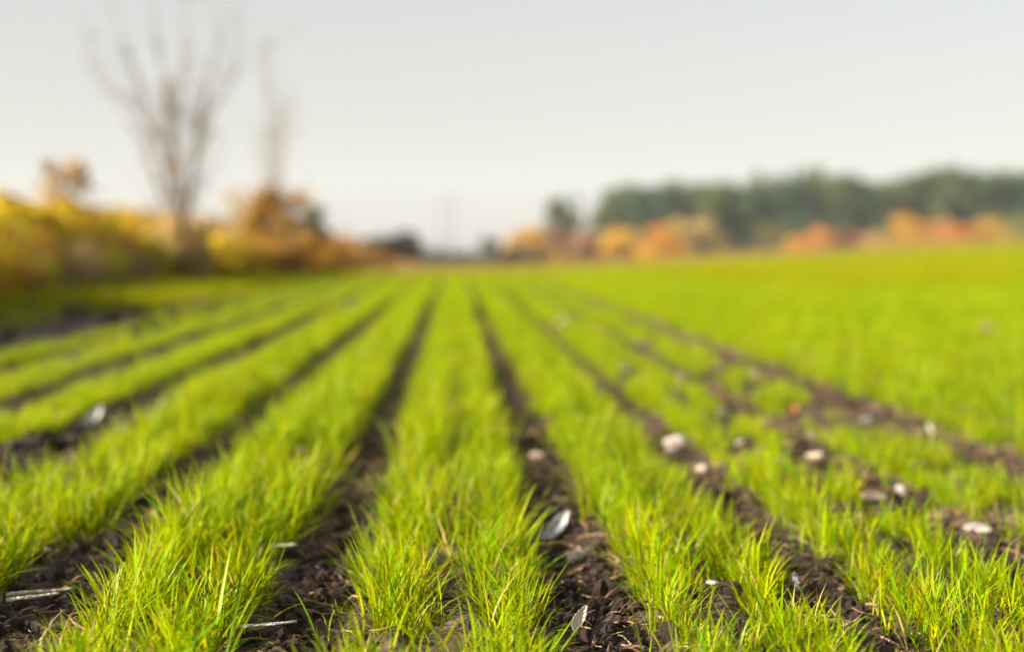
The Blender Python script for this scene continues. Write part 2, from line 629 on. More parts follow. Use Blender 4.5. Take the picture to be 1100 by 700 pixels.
def stalk_mesh(seed, L_):
    r = random.Random(seed)
    V = []; F = []
    n = 10; m = 12
    ro = min(0.0026, L_ * 0.08)
    for layer, rr in ((0, 1), (1, .72)):
        for i in range(m + 1):
            t = i / m
            node = 1 + .25 * math.exp(-((t - .4) / .03) ** 2)
            for k in range(n):
                a = 2 * math.pi * k / n
                rad = ro * rr * node * (1 + .22 * math.sin(2 * a + seed) + .12 * math.sin(17 * t + seed)) * (1 - .45 * t)
                V.append(((t - .5) * L_, math.cos(a) * rad + .035 * L_ * math.sin(2.4 * t + seed) + .014 * L_ * math.sin(9 * t + seed) + .05 * L_ * max(0, t - .55), math.sin(a) * rad * .8 + ro))
    idx = lambda l, i, k: l * (m + 1) * n + i * n + k % n
    for i in range(m):
        for k in range(n):
            F.append((idx(0, i, k), idx(0, i, k + 1), idx(0, i + 1, k + 1), idx(0, i + 1, k)))
            F.append((idx(1, i, k), idx(1, i + 1, k), idx(1, i + 1, k + 1), idx(1, i, k + 1)))
    for i in (0, m):
        for k in range(n):
            F.append((idx(0, i, k), idx(0, i, k + 1), idx(1, i, k + 1), idx(1, i, k)))
    return mesh_from('stalk', V, F, M_STALK, None, True)


def leaf_mesh(seed, L_):
    V = []; F = []
    nu, nv = 10, 6
    for layer in (0, 1):
        for i in range(nu + 1):
            t = i / nu
            w = math.sin(math.pi * (0.04 + .93 * t)) ** .8 * .32
            for j in range(nv + 1):
                u = j / nv * 2 - 1
                V.append(((t - .5) * L_, u * w * L_, L_ * (.10 * u * u + .16 * t * t + .02 * math.sin(8 * t + 3 * u + seed)) - layer * .0006))
    n1 = (nu + 1) * (nv + 1)
    idx = lambda l, i, j: l * n1 + i * (nv + 1) + j
    for i in range(nu):
        for j in range(nv):
            F.append((idx(0, i, j), idx(0, i, j + 1), idx(0, i + 1, j + 1), idx(0, i + 1, j)))
            F.append((idx(1, i, j), idx(1, i + 1, j), idx(1, i + 1, j + 1), idx(1, i, j + 1)))
    return mesh_from('dead_leaf', V, F, M_STALK, None, True)


res_pos = []
GRP = {'stone': 'pale stones lying on the field', 'husk': 'dry husks lying on the field',
       'stalk': 'dry stalks lying on the field', 'leaf': 'dead leaves lying on the field'}
for k, (px, py, ln, kd, colr, lab) in enumerate(RES):
    p = on_ground(px, py + 2)
    for _ in range(4):                                  # follow the terrain
        z = float(terrain(p.x, p.y))
        d = ray(px, py + 2); t = (CAM_H - z) / -d.z
        p = Vector((d.x * t, d.y * t, z))
    L_ = ln / FPX * p.y * (0.90 if kd == 'stone' else (1.05 if py > 500 else .85) if kd == 'husk' else 1.0)
    z = float(ground_z(p.x, p.y))
    r = random.Random(100 + k)
    if kd == 'stone': L_ *= 0.62 if p.y > 3 else .80 if p.y > 2.3 else .92
    if kd == 'stone':
        o = link('stone', stone_mesh(k, L_, colr), None, (p.x, p.y, z + L_ * .15 + (0.016 if px > 690 else 0.006)))
        o.rotation_euler = (r.uniform(-.3, .3), r.uniform(-.45, .45), r.uniform(-.6, .6))
        if 'upright' in lab: o.rotation_euler = (r.uniform(-.2, .2), 1.2, r.uniform(-.6, .6)); o.location.z += L_ * .15
    elif kd == 'husk':
        o = link('husk', husk_mesh(k, L_), None, (p.x, p.y, z + 0.003))
        o.rotation_euler = (.55, -0.55, r.uniform(.5, 1.0))
        o.location.z += L_ * .15
    elif kd == 'stalk':
        o = link('dry_stalk', stalk_mesh(k, L_), None, (p.x, p.y, z + 0.016))
        o.rotation_euler = (0, -.06, {4: .05, 5: .03, 6: .22}.get(k, r.uniform(-.2, .3)))
    else:
        o = link('dead_leaf', leaf_mesh(k, L_ * 1.2), None, (p.x, p.y, z + 0.012))
        o.rotation_euler = (.35, -.2, r.uniform(0, 3))
    o.color = (*colr, 1)
    tag(o, lab, {'stone': 'stone', 'husk': 'husk', 'stalk': 'stalk', 'leaf': 'leaf'}[kd], GRP[kd])
    res_pos.append((p.x, p.y, L_, kd))

# ------------------------------------------------------------------ young wheat
def tuft(seed, nb, hmin, hmax, spread, width, segs, lean=0.35, mat=None):
    random.seed(seed)
    g = Geo()
    for i in range(nb):
        az = random.random() * 6.283
        rr = spread * math.sqrt(random.random())
        ra = random.random() * 6.283
        h = random.uniform(hmin, hmax) * (0.6 if random.random() < .25 else 1)
        ty = random.random()
        tint = random.random() ** 1.6 * 0.75
        if random.random() < .014: tint = 1.0
        g.blade((rr * math.cos(ra), rr * math.sin(ra), -0.012), az, h * 1.15, width * random.uniform(.7, 1.15),
                abs(random.gauss(0, lean)) * .8, random.uniform(.1, 1.1) + (0.9 if ty < .12 else 0),
                segs, tint, random.random(), random.uniform(-1.2, 1.2), random.uniform(.05, .4))
    return g.mesh('wheat_tuft', mat or M_BLADE)


near_tufts = [tuft(k, 11, .034, .090, .015, .0029, 5, .52) for k in range(16)]
mid_tufts = [tuft(100 + k, 16, .042, .094, .028, .0046, 4, .42) for k in range(12)]
far_tufts = [tuft(200 + k, 80, .045, .085, .16, .009, 3, .45, M_BLADE_FAR) for k in range(10)]
edge_tufts = [tuft(300 + k, 7, .045, .100, .013, .0029, 6, .85) for k in range(8)]
ALLT = near_tufts + mid_tufts + far_tufts + edge_tufts
iN, iM, iF, iE = 0, 16, 28, 38

bands = []
gl = GAPS
for a, b in zip(gl[:-1], gl[1:]):
    lo = a[0] + a[1]; hi = b[0] - b[1]
    c = (lo + hi) / 2; w = hi - lo
    bands.append((c - w * .32, w * .20)); bands.append((c + w * .32, w * .20))
x_ = GAPS[-1][0] + GAPS[-1][1]
x_ += 0.05
while x_ < 9:
    bands.append((x_, 0.040)); x_ += 0.14
x_ = GAPS[0][0] - GAPS[0][1] - 0.08
while x_ > -3.6:
    bands.append((x_, 0.04)); x_ -= 0.16

P = []; RO = []; SCL = []; ID = []


def keep_mask(x, y):
    """bare patches and clearings round stones -> height factor (0 = none)"""
    h = 0.70 + 0.50 * (fbm(x * 1.6, y * 0.9, 3, 60) - .1)
    h = h * (0.72 + .55 * vnoise(x * 11, y * 9, 66))
    h = np.where(vnoise(x * 16, y * 8, 67) < .14, 0, h)
    # shorter, thinner stand to the far left and around the right bare strip
    h = h * (1 - 0.30 * sstep(-0.5, -1.3, x))
    h = h * (1 - 0.28 * np.exp(-((x - 0.72) / 0.45) ** 2))
    for k, (g0, hw) in enumerate(GAPS):
        hwv = hw * (0.55 + 1.0 * fbm(y * 0.8 + k * 7, np.full_like(y, k * 2.3), 2, 70))
        if k == len(GAPS) - 1: hwv = hwv * (0.8 + .9 * sstep(.35, .6, vnoise(y * 1.2, y * 0 + 3, 8)))
        if k in (7, 8): hwv = hwv * (0.55 + 1.0 * sstep(.4, .65, vnoise(y * 1.7, y * 0 + k, 9)))
        hwv = hwv * (0.40 + 1.25 * vnoise(y * 5.5, x * 0 + (x > g0) * 5.0 + k, 12))
        d = np.abs(x - g0 - wob(y, k)) - hwv
        if k >= 7: d = d + hwv * .46
        else: d = d + hwv * .42
        stray = rng.random(len(x)) < .06 + .42 * sstep(.50, .72, vnoise(x * 9, y * 3.2, 15))
        h = np.where((d < 0) & ~stray, 0, np.where(d < 0.014, h * .72, h))
    h = np.where((rng.random(len(x)) < .45 * sstep(-.9, -1.5, x)), 0, h)
    # the left part has bare scrapes
    sc = sstep(.52, .60, fbm(x * 1.8 + 4, y * .55, 3, 90)) * sstep(-1.2, -2.0, x)
    h = np.where(sc > .5, 0, h)
    h = np.where(((x + .80) / .11) ** 2 + ((y - 2.66) / .26) ** 2 < 1, 0, h)
    for (sx, sy, L_, kd) in res_pos:
        ln = 0.16 * max(1, sy / 2.2)
        dx = (x - sx * (1 - (sy - y) * 0.0)) / (L_ * .55 + .016)
        dirx = sx / sy
        dx = (x - (sx + (y - sy) * dirx)) / (L_ * .55 + .018)
        dy = (y - sy + ln * .55) / (ln * .75)
        e = dx * dx + dy * dy
        h = np.where(e < .6, 0, np.where(e < 1.6, h * .55, h))
    return h


def add(x, y, base, cnt, jit_s, hscale=1.0, lean_out=None):
    h = keep_mask(x, y) if hscale == 1.0 else 0.9 + .3 * fbm(x * .5, y * .3, 3, 61)
    ok = h > 0.02
    x, y, h = x[ok], y[ok], h[ok]
    z = ground_z(x, y)
    n = len(x)
    P.append(np.stack([x, y, z], 1))
    tx = rng.normal(0, .10, n); ty = rng.normal(0, .10, n)
    RO.append(np.stack([tx, ty, rng.uniform(0, 6.283, n)], 1))
    s = h * rng.uniform(.78, 1.18, n) * hscale
    SCL.append(np.stack([s * rng.uniform(.85, 1.2, n), s * rng.uniform(.85, 1.2, n), s], 1))
    ID.append(base + rng.integers(0, cnt, n))


def row_points(xc, jit, y0, y1, step):
    ys = np.arange(y0, y1, step)
    ys = ys + rng.uniform(-.5, .5, len(ys)) * step
    xs = xc + rng.normal(0, jit * .55, len(ys))
    return xs, ys


for (xc, jit) in bands:
    def vis(ys, m=1.2):
        return (xc > -0.40 * ys - m) & (xc < 0.42 * ys + m)
    xs, ys = row_points(xc, jit, 0.2, 5.2, .0047)
    v = vis(ys); add(xs[v], ys[v], iN, 16, 0)
    xs, ys = row_points(xc, jit * 1.6, 0.6, 5.2, .020)
    v = vis(ys); add(xs[v], ys[v], iE, 8, 0)
    xs, ys = row_points(xc, jit * 1.1, 5.2, 14, .017)
    v = vis(ys); add(xs[v], ys[v], iM, 12, 0)
    if xc < 3:
        xs, ys = row_points(xc, jit * 1.2, 14, 30, .034)
        v = vis(ys); add(xs[v], ys[v], iM, 12, 0)
# smooth sward far out and to the right, where the rows close up
def sward(n, x0, x1, y0, y1, cond):
    x = rng.uniform(x0, x1, n); y = y0 + (y1 - y0) * rng.random(n)
    v = cond(x, y)
    add(x[v], y[v], iF, 10, 0, 1.02)


sward(52000, -2.6, 16, 13, 30, lambda x, y: (x > -2.4) & (x < .43 * y + 1.5) & ((x > 3.0) | (y > 26)))
sward(9000, -3.3, -1.9, 9, 40, lambda x, y: x > -.42 * y - 1)
sward(52000, -2.6, 34, 30, 66, lambda x, y: (x > -2.2) & (x < .45 * y + 2))
wheat = scatter('wheat_grass', np.concatenate(P), np.concatenate(RO), np.concatenate(SCL), np.concatenate(ID), ALLT,
                'young bright green wheat grass growing in drilled rows over the field', 'grass')
print('wheat tufts', sum(len(p) for p in P))

# ------------------------------------------------------------------ clods and straw bits in the furrows
def clod(seed, jag=.5):
    bm = bmesh.new()
    bmesh.ops.create_icosphere(bm, subdivisions=2, radius=0.5)
    for v in bm.verts:
        n = float(fbm(v.co.x * 3.1 + seed * 3, v.co.y * 3.1 + v.co.z * 2.7, 3, seed))
        v.co *= 0.65 + jag * 1.4 * (n - .25)
        v.co.z *= .75
    me = bpy.data.meshes.new('clod')
    bm.to_mesh(me); bm.free()
    me.materials.append(M_CLOD)
    return me


cx = []; cy = []
for k, (g0, hw) in enumerate(GAPS):
    n = 5200 if hw > .05 else 2400
    y = 0.7 + 13 * rng.random(n) ** 1.9
    cx.append(g0 + wob(y, k) + rng.normal(0, hw * .8, n)); cy.append(y)
n = 3500
y = 3 + 15 * rng.random(n); cx.append(rng.uniform(-3.2, -1.4, n)); cy.append(y)
n = 5000
y = 0.7 + 5 * rng.random(n) ** 1.5; cx.append(rng.uniform(-1.4, 1.6, n)); cy.append(y)
cx = np.concatenate(cx); cy = np.concatenate(cy)
s = 0.003 + 0.026 * rng.random(len(cx)) ** 4
nb = 70                                            # rough lumps at the far left
big = np.concatenate([np.stack([rng.normal(-.80, .05, nb), rng.normal(2.72, .14, nb)], 1), np.stack([rng.uniform(-2.6, -1.5, 160), rng.uniform(4.5, 11, 160)], 1)])
cx = np.concatenate([cx, big[:, 0]]); cy = np.concatenate([cy, big[:, 1]])
s = np.concatenate([s, rng.uniform(.02, .055, nb), rng.uniform(.03, .10, 160)])
cz = ground_z(cx, cy) + s * .15
scatter('soil_clods', np.stack([cx, cy, cz], 1), rng.uniform(-3, 3, (len(cx), 3)),
        np.stack([s * 1.3, s * 1.0, s * .9], 1) * rng.uniform(.8, 1.25, (len(cx), 3)), rng.integers(0, 8, len(cx)),
        [clod(k) for k in range(8)], 'dark crumbly clods of soil lying in the bare furrows', 'soil')


def straw(seed):
    random.seed(seed)
    g = Geo()
    pts = [Vector((0, 0, 0))]
    d = Vector((1, random.gauss(0, .2), .1)).normalized()
    for i in range(4):
        pts.append(pts[-1] + d * .25)
        d = (d + Vector((0, random.gauss(0, .25), random.gauss(0, .25)))).normalized()
    pts = [p - Vector((.5, 0, 0)) for p in pts]
    w = random.uniform(.012, .032)
    g.tube(pts, [w * .6, w, w, w * .8, w * .3], 5, random.random())
    return g.mesh('straw', M_STRAW)


n = 13000
k = rng.choice(len(GAPS), n, p=np.array([.05, .05, .06, .08, .12, .13, .13, .12, .12, .14]))
g0 = np.array([g[0] for g in GAPS])[k]; hw = np.array([g[1] for g in GAPS])[k]
y = 0.8 + 7 * rng.random(n) ** 1.7
x = g0 + rng.normal(0, hw * .9, n)
s = .010 + .045 * rng.random(n) ** 2.2
xr = rng.uniform(.28, 1.25, 900); yr = 1.6 + 7 * rng.random(900) ** 1.3
x = np.concatenate([x, xr]); y = np.concatenate([y, yr]); s = np.concatenate([s, rng.uniform(.02, .06, 900)]); n += 900
scatter('straw_litter', np.stack([x, y, ground_z(x, y) + .006], 1),
        np.stack([rng.normal(0, .3, n), rng.normal(0, .25, n), rng.uniform(0, 6.28, n)], 1),
        np.stack([s, s, s], 1), rng.integers(0, 8, n), [straw(k) for k in range(8)],
        'fine dry bits of straw and roots littering the furrows', 'litter')

# ------------------------------------------------------------------ weedy margin on the left
def weed_leafy(seed, h, mat, nl, leaf):
    random.seed(seed)
    g = Geo()
    for s_ in range(random.randint(3, 5)):
        az = random.random() * 6.28; ln = random.uniform(.05, .35)
        top = Vector((math.cos(az) * ln * h, math.sin(az) * ln * h, h * random.uniform(.65, 1)))
        pts = [top * t * 1.0 for t in (0, .35, .7, 1)]
        pts = [Vector((p.x * (i / 3), p.y * (i / 3), p.z)) for i, p in enumerate(pts)]
        g.tube(pts, [.006, .005, .004, .002], 5, .2)
        for i in range(nl):
            t = random.uniform(.12, 1)
            c = Vector((top.x * t * t, top.y * t * t, top.z * t))
            rr = .05 + .10 * (1 - abs(t - .5))
            c += Vector((random.gauss(0, rr), random.gauss(0, rr), random.gauss(0, .04))) * h
            g.leaf(c, leaf * random.uniform(.6, 1.3), random.random(), random.random(), 1.9)
    return g.mesh('weed', mat, False)


def grass_clump(seed, n, h, spread, mat, w=.006):
    random.seed(seed)
    g = Geo()
    for i in range(n):
        az = random.random() * 6.28; rr = spread * math.sqrt(random.random()); ra = random.random() * 6.28
        g.blade((rr * math.cos(ra), rr * math.sin(ra), -.02), az, h * random.uniform(.5, 1.1), w, abs(random.gauss(0, .25)),
                random.uniform(.1, 1.2), 4, random.random() * .7, random.random(), 0, .3)
    return g.mesh('dry_tuft', mat)


WM = [weed_leafy(k, .62, M_WEED, 42, .050) for k in range(5)] + [weed_leafy(20 + k, .70, M_OCHRE, 34, .040) for k in range(4)] + \
     [grass_clump(40 + k, 60, .6, .13, M_DRYBLADE) for k in range(4)]
n = 5200
x = -3.0 - 5.9 * rng.random(n) ** 1.25; y = 3.5 + 44 * rng.random(n) ** 1.15
edge = (fbm(y * .5, y * 0, 3, 14) - .45) * 1.3
v = (x < -3.0 + edge) & (x > -.50 * y - 2.2)
x, y = x[v], y[v]
zone = fbm(x * .55 + 3, y * .35, 3, 55)
pk = np.where(zone < .36, rng.integers(5, 9, len(x)), np.where(zone < .485, rng.integers(0, 5, len(x)), np.where(zone < .53, rng.integers(9, 13, len(x)), rng.integers(0, 5, len(x)))))
swap = rng.random(len(x)) < .3
pk = np.where(swap, rng.integers(0, 13, len(x)), pk)
pk = np.where((y > 24) & (pk < 5) & (rng.random(len(x)) < .6), rng.integers(5, 13, len(x)), pk)
s = rng.uniform(.6, 1.2, len(x)) * (0.95 + .8 * (fbm(x * .8, y * .5, 3, 77) - .35)) * (0.68 + .45 * sstep(-2.8, -4.2, x))
scatter('weeds', np.stack([x, y, ground_z(x, y) - .01], 1), np.stack([rng.normal(0, .12, len(x)), rng.normal(0, .12, len(x)), rng.uniform(0, 6.28, len(x))], 1),
        np.stack([s, s, s], 1), pk, WM, 'yellow and ochre autumn weeds covering the rough margin left of the field', 'weeds')

# brown dry grass on the bank and along the far edge of the field
BG = [grass_clump(60 + k, 70, .45, .35, M_BROWNGRASS, .02) for k in range(5)] + [grass_clump(70 + k, 70, .45, .35, M_DRYBLADE, .02) for k in range(3)]
n = 16000
x = rng.uniform(-42, -1.0, n); y = rng.uniform(40, 130, n)
v = (x > -.5 * y - 3) & (x < -1.4 - .0 * y)
x, y = x[v], y[v]
n2 = 1600
x = np.concatenate([x, rng.uniform(-4, 40, n2)]); y = np.concatenate([y, rng.uniform(65, 74, n2)])
s = rng.uniform(.5, 1.1, len(x))
scatter('dry_grass', np.stack([x, y, terrain(x, y)], 1), np.stack([x * 0, x * 0, rng.uniform(0, 6.28, len(x))], 1), np.stack([s, s, s * .8], 1),
        rng.integers(0, 8, len(x)), BG, 'reddish brown dry grass covering the bank and the far edge of the field', 'dry grass')


# ------------------------------------------------------------------ shrubs and trees
def limb(g, p0, d, ln, r0, depth, tips, bend=.18, kids=(2, 4), up=.15, ratio=.62, segs=5, ang=.6):
    pts = [Vector(p0)]; d = Vector(d).normalized()
    rads = [r0]
    for i in range(segs):
        d = (d + Vector((random.gauss(0, bend), random.gauss(0, bend), random.gauss(0, bend) + up * .3))).normalized()
        pts.append(pts[-1] + d * ln / segs)
        rads.append(r0 * (1 - .72 * (i + 1) / segs))
    g.tube(pts, rads, 6 if r0 > .01 else 4, .5)
    tips.append(pts[-1])
    if depth > 0:
        for k in range(random.randint(*kids)):
            i = random.randint(2, segs)
            q = d.orthogonal().normalized()
            q.rotate(Matrix.Rotation(random.random() * 6.28, 3, d))
            nd = (d * math.cos(ang) + q * math.sin(ang)).normalized()
            limb(g, pts[i], nd, ln * ratio * random.uniform(.7, 1.15), rads[i] * .75, depth - 1, tips, bend, kids, up, ratio, segs, ang)
    else:
        tips.extend(pts[2:])


def crown_mesh(centres, n, sigma, leaf, squash=1.0, name='crown'):
    g = Geo()
    lum = [random.random() for _ in centres]
    for i in range(n):
        j = random.randrange(len(centres))
        c = Vector(centres[j])
        v = Vector((random.gauss(0, 1), random.gauss(0, 1), random.gauss(0, squash))) * sigma
        g.leaf(c + v, leaf * random.uniform(.6, 1.3), random.random(), min(1, max(0, lum[j] * .65 + random.random() * .35)), 1.5)
    return g.mesh(name, M_CROWN, False)


def grow_tree(seed, h, w, kind):
    """trunk mesh + crown mesh of a broad leaved tree, height h, crown width w"""
    random.seed(seed)
    g = Geo()
    tips = []
    th = h * .42
    tp = [(0, 0, -.3)]
    r0 = h * .022
    for i in range(1, 6):
        tp.append((random.gauss(0, h * .01), random.gauss(0, h * .01), th * i / 5))
    g.tube(tp, [r0 * 1.3, r0, r0 * .9, r0 * .8, r0 * .7, r0 * .6], 8, .5)
    for k in range(9):
        a = k * 2.4 + random.random()
        el = random.uniform(.35, 1.25)
        z0 = th * random.uniform(.55, 1.0)
        L1 = (w * .5 * math.cos(el) + (h - z0) * math.sin(el)) * random.uniform(.6, .8)
        limb(g, (0, 0, z0), (math.cos(a) * math.cos(el), math.sin(a) * math.cos(el), math.sin(el)), L1, r0 * .45, 1, tips, .12, (2, 3), .1, .5, 4, .7)
    tr = g.mesh('trunk', M_BARK)
    cs = []
    for i in range(46):
        a = random.random() * 6.28
        t = random.random()
        z = h * (.22 + .72 * t)
        prof = math.sin(math.pi * min(1, (t * .82 + .18)) ** .8) ** .6
        rr = w * .5 * prof * math.sqrt(random.uniform(.15, 1)) * .88
        cs.append((rr * math.cos(a), rr * math.sin(a), z))
    cr = crown_mesh(cs + [tuple(t) for t in tips[::3]], 2600, h * .055, h * .045, .8)
    return tr, cr


def place_tree(name, label, cat, group, loc, meshes, scale, rz, color):
    o = empty(name, loc)
    o.rotation_euler = (0, 0, rz)
    o.scale = scale
    tag(o, label, cat, group)
    t = link('trunk', meshes[0], o)
    c = link('crown', meshes[1], o)
    c.color = (*color, 1)
    return o


def grow_bush(seed, h, w, n, leaf, stems=7, bare=.15):
    random.seed(seed)
    g = Geo(); tips = []
    for k in range(stems):
        a = k * 2.4 + random.random(); sp = random.uniform(.1, .9)
        d = Vector((math.cos(a) * sp * w / h, math.sin(a) * sp * w / h, 1))
        limb(g, (random.gauss(0, .03 * w), random.gauss(0, .03 * w), -.04), d, h * random.uniform(.6, .9), h * .012 + .002, 1, tips, .12, (2, 4), .1, .55, 5, .55)
    tr = g.mesh('trunk', M_TWIG)
    cs = []
    for i in range(34):
        a = random.random() * 6.28; t = random.random()
        rr = w * .5 * math.sqrt(random.uniform(.05, 1)) * (math.sin(math.pi * (.15 + .75 * t)) ** .6)
        cs.append((rr * math.cos(a), rr * math.sin(a), h * (bare + (.95 - bare) * t)))
    cr = crown_mesh(cs, n, min(h, w) * .09, leaf, .9)
    return tr, cr


def bush_at(name, label, cat, group, px, dist, top_py, wpx, color, seed, n=1500, leaf=.05, stems=7, bare=.12, dz=0):
    p = at(px, dist)
    z = float(terrain(p.x, p.y)) + dz
    topz = at(px, dist, top_py).z
    h = max(.2, topz - z); w = wpx / FPX * dist
    o = empty(name, (p.x, p.y, z))
    tag(o, label, cat, group)
    tr, cr = grow_bush(seed, h, w, n, leaf, stems, bare)
    link('trunk', tr, o)
    c = link('crown', cr, o)
    c.color = (*color, 1)
    return o


G_M = 'shrubs of the weedy margin'
YEL = (.62, .45, .008); YG = (.34, .30, .01); ORB = (.42, .22, .02); BRN = (.20, .115, .045); TANC = (.52, .38, .15); DGR = (.07, .085, .012)
bush_at('round_shrub', 'small round brown shrub standing up above the weeds at the left margin', 'shrub', G_M, 70, 15, 166, 50, (.36, .23, .10), 1, 420, .05, 4, .55)
bush_at('yellow_bush', 'bright yellow leafy bush, leftmost in the weedy margin', 'bush', G_M, 28, 13, 225, 90, YEL, 2, 2600, .055)
bush_at('ochre_bush', 'ochre bush rising behind the leftmost yellow one', 'bush', G_M, 8, 15, 205, 46, ORB, 3, 1500, .05)
bush_at('yellow_bush', 'low yellow bush right of the small round brown shrub', 'bush', G_M, 140, 16, 262, 70, (.44, .35, .008), 4, 1600, .055)
bush_at('tan_bush', 'tan feathery bush at the foot of the bare sapling', 'bush', G_M, 198, 16.5, 232, 56, TANC, 5, 1700, .045, 9)
bush_at('yellow_bush', 'small yellow bush between the low yellow bush and the foot of the bare sapling', 'bush', G_M, 170, 17, 255, 46, (.56, .40, .01), 31, 1400, .05)
bush_at('yellow_bush', 'small yellow-green bush at the left foot of the orange-brown bush', 'bush', G_M, 270, 18, 268, 40, (.50, .40, .01), 32, 1200, .05)
bush_at('rusty_shrub', 'low rusty shrub on the bank just right of the small dark green shrub', 'shrub', G_M, 362, 32, 262, 44, (.40, .20, .03), 33, 1200, .08)
bush_at('rusty_shrub', 'last low rusty shrub of the margin where the bank runs down to the rows', 'shrub', G_M, 398, 42, 270, 50, (.38, .19, .04), 34, 1200, .10)
bush_at('yellow_bush', 'yellow bush right of the foot of the bare sapling', 'bush', G_M, 243, 18, 258, 46, (.46, .33, .01), 6, 1500, .05)
bush_at('thin_shrub', 'thin tan shrub between the bare sapling and the orange-brown bush', 'shrub', G_M, 252, 19, 200, 44, TANC, 7, 420, .045, 7, .2)
bush_at('orange_bush', 'dense orange-brown bush below the slim sapling', 'bush', G_M, 300, 18.5, 203, 66, (.38, .21, .025), 8, 3000, .05, 8)
bush_at('low_bush', 'low rusty bush at the right foot of the orange-brown bush', 'bush', G_M, 338, 22, 255, 60, ORB, 9, 1600, .05)
bush_at('green_shrub', 'small dark green shrub right of the orange-brown bush', 'shrub', G_M, 341, 24, 218, 24, DGR, 10, 900, .06, 5, .3)


# bare saplings: stems follow the outline of the real ones
def sapling(name, label, px, dist, base_py, stems, r0, twigs, seed, leaves=()):
    random.seed(seed)
    p = at(px, dist)
    z = float(terrain(p.x, p.y))
    base = Vector((p.x, p.y, z))
    o = empty(name, base)
    tag(o, label, 'sapling', 'bare saplings of the weedy margin')
    tg = Geo(); bg = Geo(); lg = Geo()
    mp = dist / FPX
    for si, st in enumerate(stems):
        pts = [Vector((0, 0, -.05))]
        dep = random.uniform(-.25, .25)
        for i, (x, y) in enumerate(st):
            q = at(x, dist, y) - base
            q.y += dep * (i + 1) / len(st)
            pts.append(q)
        # smooth subdivision of the polyline
        fine = []
        for i in range(len(pts) - 1):
            a = pts[max(0, i - 1)]; b = pts[i]; c = pts[i + 1]; d = pts[min(len(pts) - 1, i + 2)]
            for t in (0, .25, .5, .75):
                fine.append(.5 * ((2 * b) + (c - a) * t + (2 * a - 5 * b + 4 * c - d) * t * t + (3 * b - a - 3 * c + d) * t ** 3))
        fine.append(pts[-1])
        n = len(fine)
        rr = r0 * (1.0 if si == 0 else .8)
        rads = [rr * (1 - .6 * i / (n - 1)) for i in range(n)]
        (tg if si == 0 else bg).tube(fine, rads, 7, .5)
        for k in range(twigs):
            i = random.randint(int(n * .25), n - 1)
            dr = (fine[i] - fine[i - 1]).normalized()
            q = dr.orthogonal().normalized(); q.rotate(Matrix.Rotation(random.random() * 6.28, 3, dr))
            tips = []
            limb(bg, fine[i], dr * .8 + q * .5 + Vector((0, 0, .25)), random.uniform(.2, .7), rads[i] * .5, 1, tips, .12, (1, 3), .2, .6, 4, .5)
            if random.random() < .25:
                for t_ in tips: lg.leaf(t_, .03, .5, random.random())
    for (x, y, s, m) in leaves:
        c = at(x, dist, y) - base
        for k in range(m):
            lg.leaf(c + Vector((random.gauss(0, s), random.gauss(0, s), random.gauss(0, s * 1.4))), .035 * random.uniform(.6, 1.3), .5, random.random())
    link('trunk', tg.mesh('trunk', M_TWIG), o)
    link('branches', bg.mesh('branches', M_TWIG), o)
    l = link('leaves', lg.mesh('leaves', M_CROWN, False), o)
    l.color = (.17, .115, .06, 1)
    return o


sapling('bare_sapling', 'tall nearly leafless sapling fanning out thin stems above the weeds', 196, 16.5, 280, [
    [(196, 240), (192, 180), (185, 120), (172, 50), (163, -25)],
    [(194, 240), (190, 180), (194, 110), (202, 40), (206, -30)],
    [(190, 235), (175, 170), (150, 120), (118, 95), (90, 62)],
    [(190, 230), (172, 160), (152, 105), (136, 52)],
    [(198, 235), (208, 170), (216, 115), (226, 70), (233, 32)],
    [(200, 235), (212, 175), (228, 120), (245, 90), (256, 72)],
    [(188, 240), (168, 195), (158, 160), (148, 140)],
    [(200, 240), (206, 200), (216, 130)],
], .020, 22, 3, [(181, 100, .06, 80), (186, 120, .06, 70), (213, 128, .06, 70), (175, 155, .14, 60), (190, 185, .18, 90), (192, 215, .2, 120)])
sapling('slim_sapling', 'slim bare sapling with an arching top above the orange-brown bush', 295, 18.5, 280, [
    [(294, 215), (290, 160), (288, 100), (283, 62)],
    [(297, 215), (299, 165), (297, 110), (278, 60)],
    [(296, 215), (290, 170), (281, 140)],
    [(298, 215), (303, 150), (300, 125)],
], .0095, 16, 4, [(300, 140, .08, 36), (285, 165, .12, 30), (295, 185, .16, 60)])

# dark bushes on top of the brown bank, far hedge, mast
G_H = 'bushes on the brown bank'
bush_at('bank_bush', 'long dark bush on the brown bank, at its left end', 'bush', G_H, 385, 88, 256, 40, (.085, .085, .06), 21, 900, .20)
bush_at('bank_bush', 'dark bush in the middle of the row on the brown bank', 'bush', G_H, 412, 90, 253, 34, (.085, .075, .05), 22, 900, .20)
bush_at('bank_bush', 'roundest dark bush, at the right end of the row on the brown bank', 'bush', G_H, 437, 92, 249, 30, (.09, .08, .05), 23, 900, .20)
G_C = 'low hedge at the end of the rows'
for px, dist, top, wp, lab in ((470, 120, 272, 40, 'grey-green hedge bush next to the brown bank at the end of the rows'),
                               (497, 125, 272, 42, 'hedge bush straight below the faint mast'),
                               (527, 122, 256, 26, 'small grey-green tree peaking above the hedge at the end of the rows'),
                               (521, 118, 272, 44, 'hedge bush below the small grey-green peak'),
                               (548, 124, 266, 34, 'dark hedge bush left of the first golden shrub')):
    bush_at('hedge_bush', lab, 'bush', G_C, px, dist, top, wp, (.065, .08, .06), int(px), 900, .25)
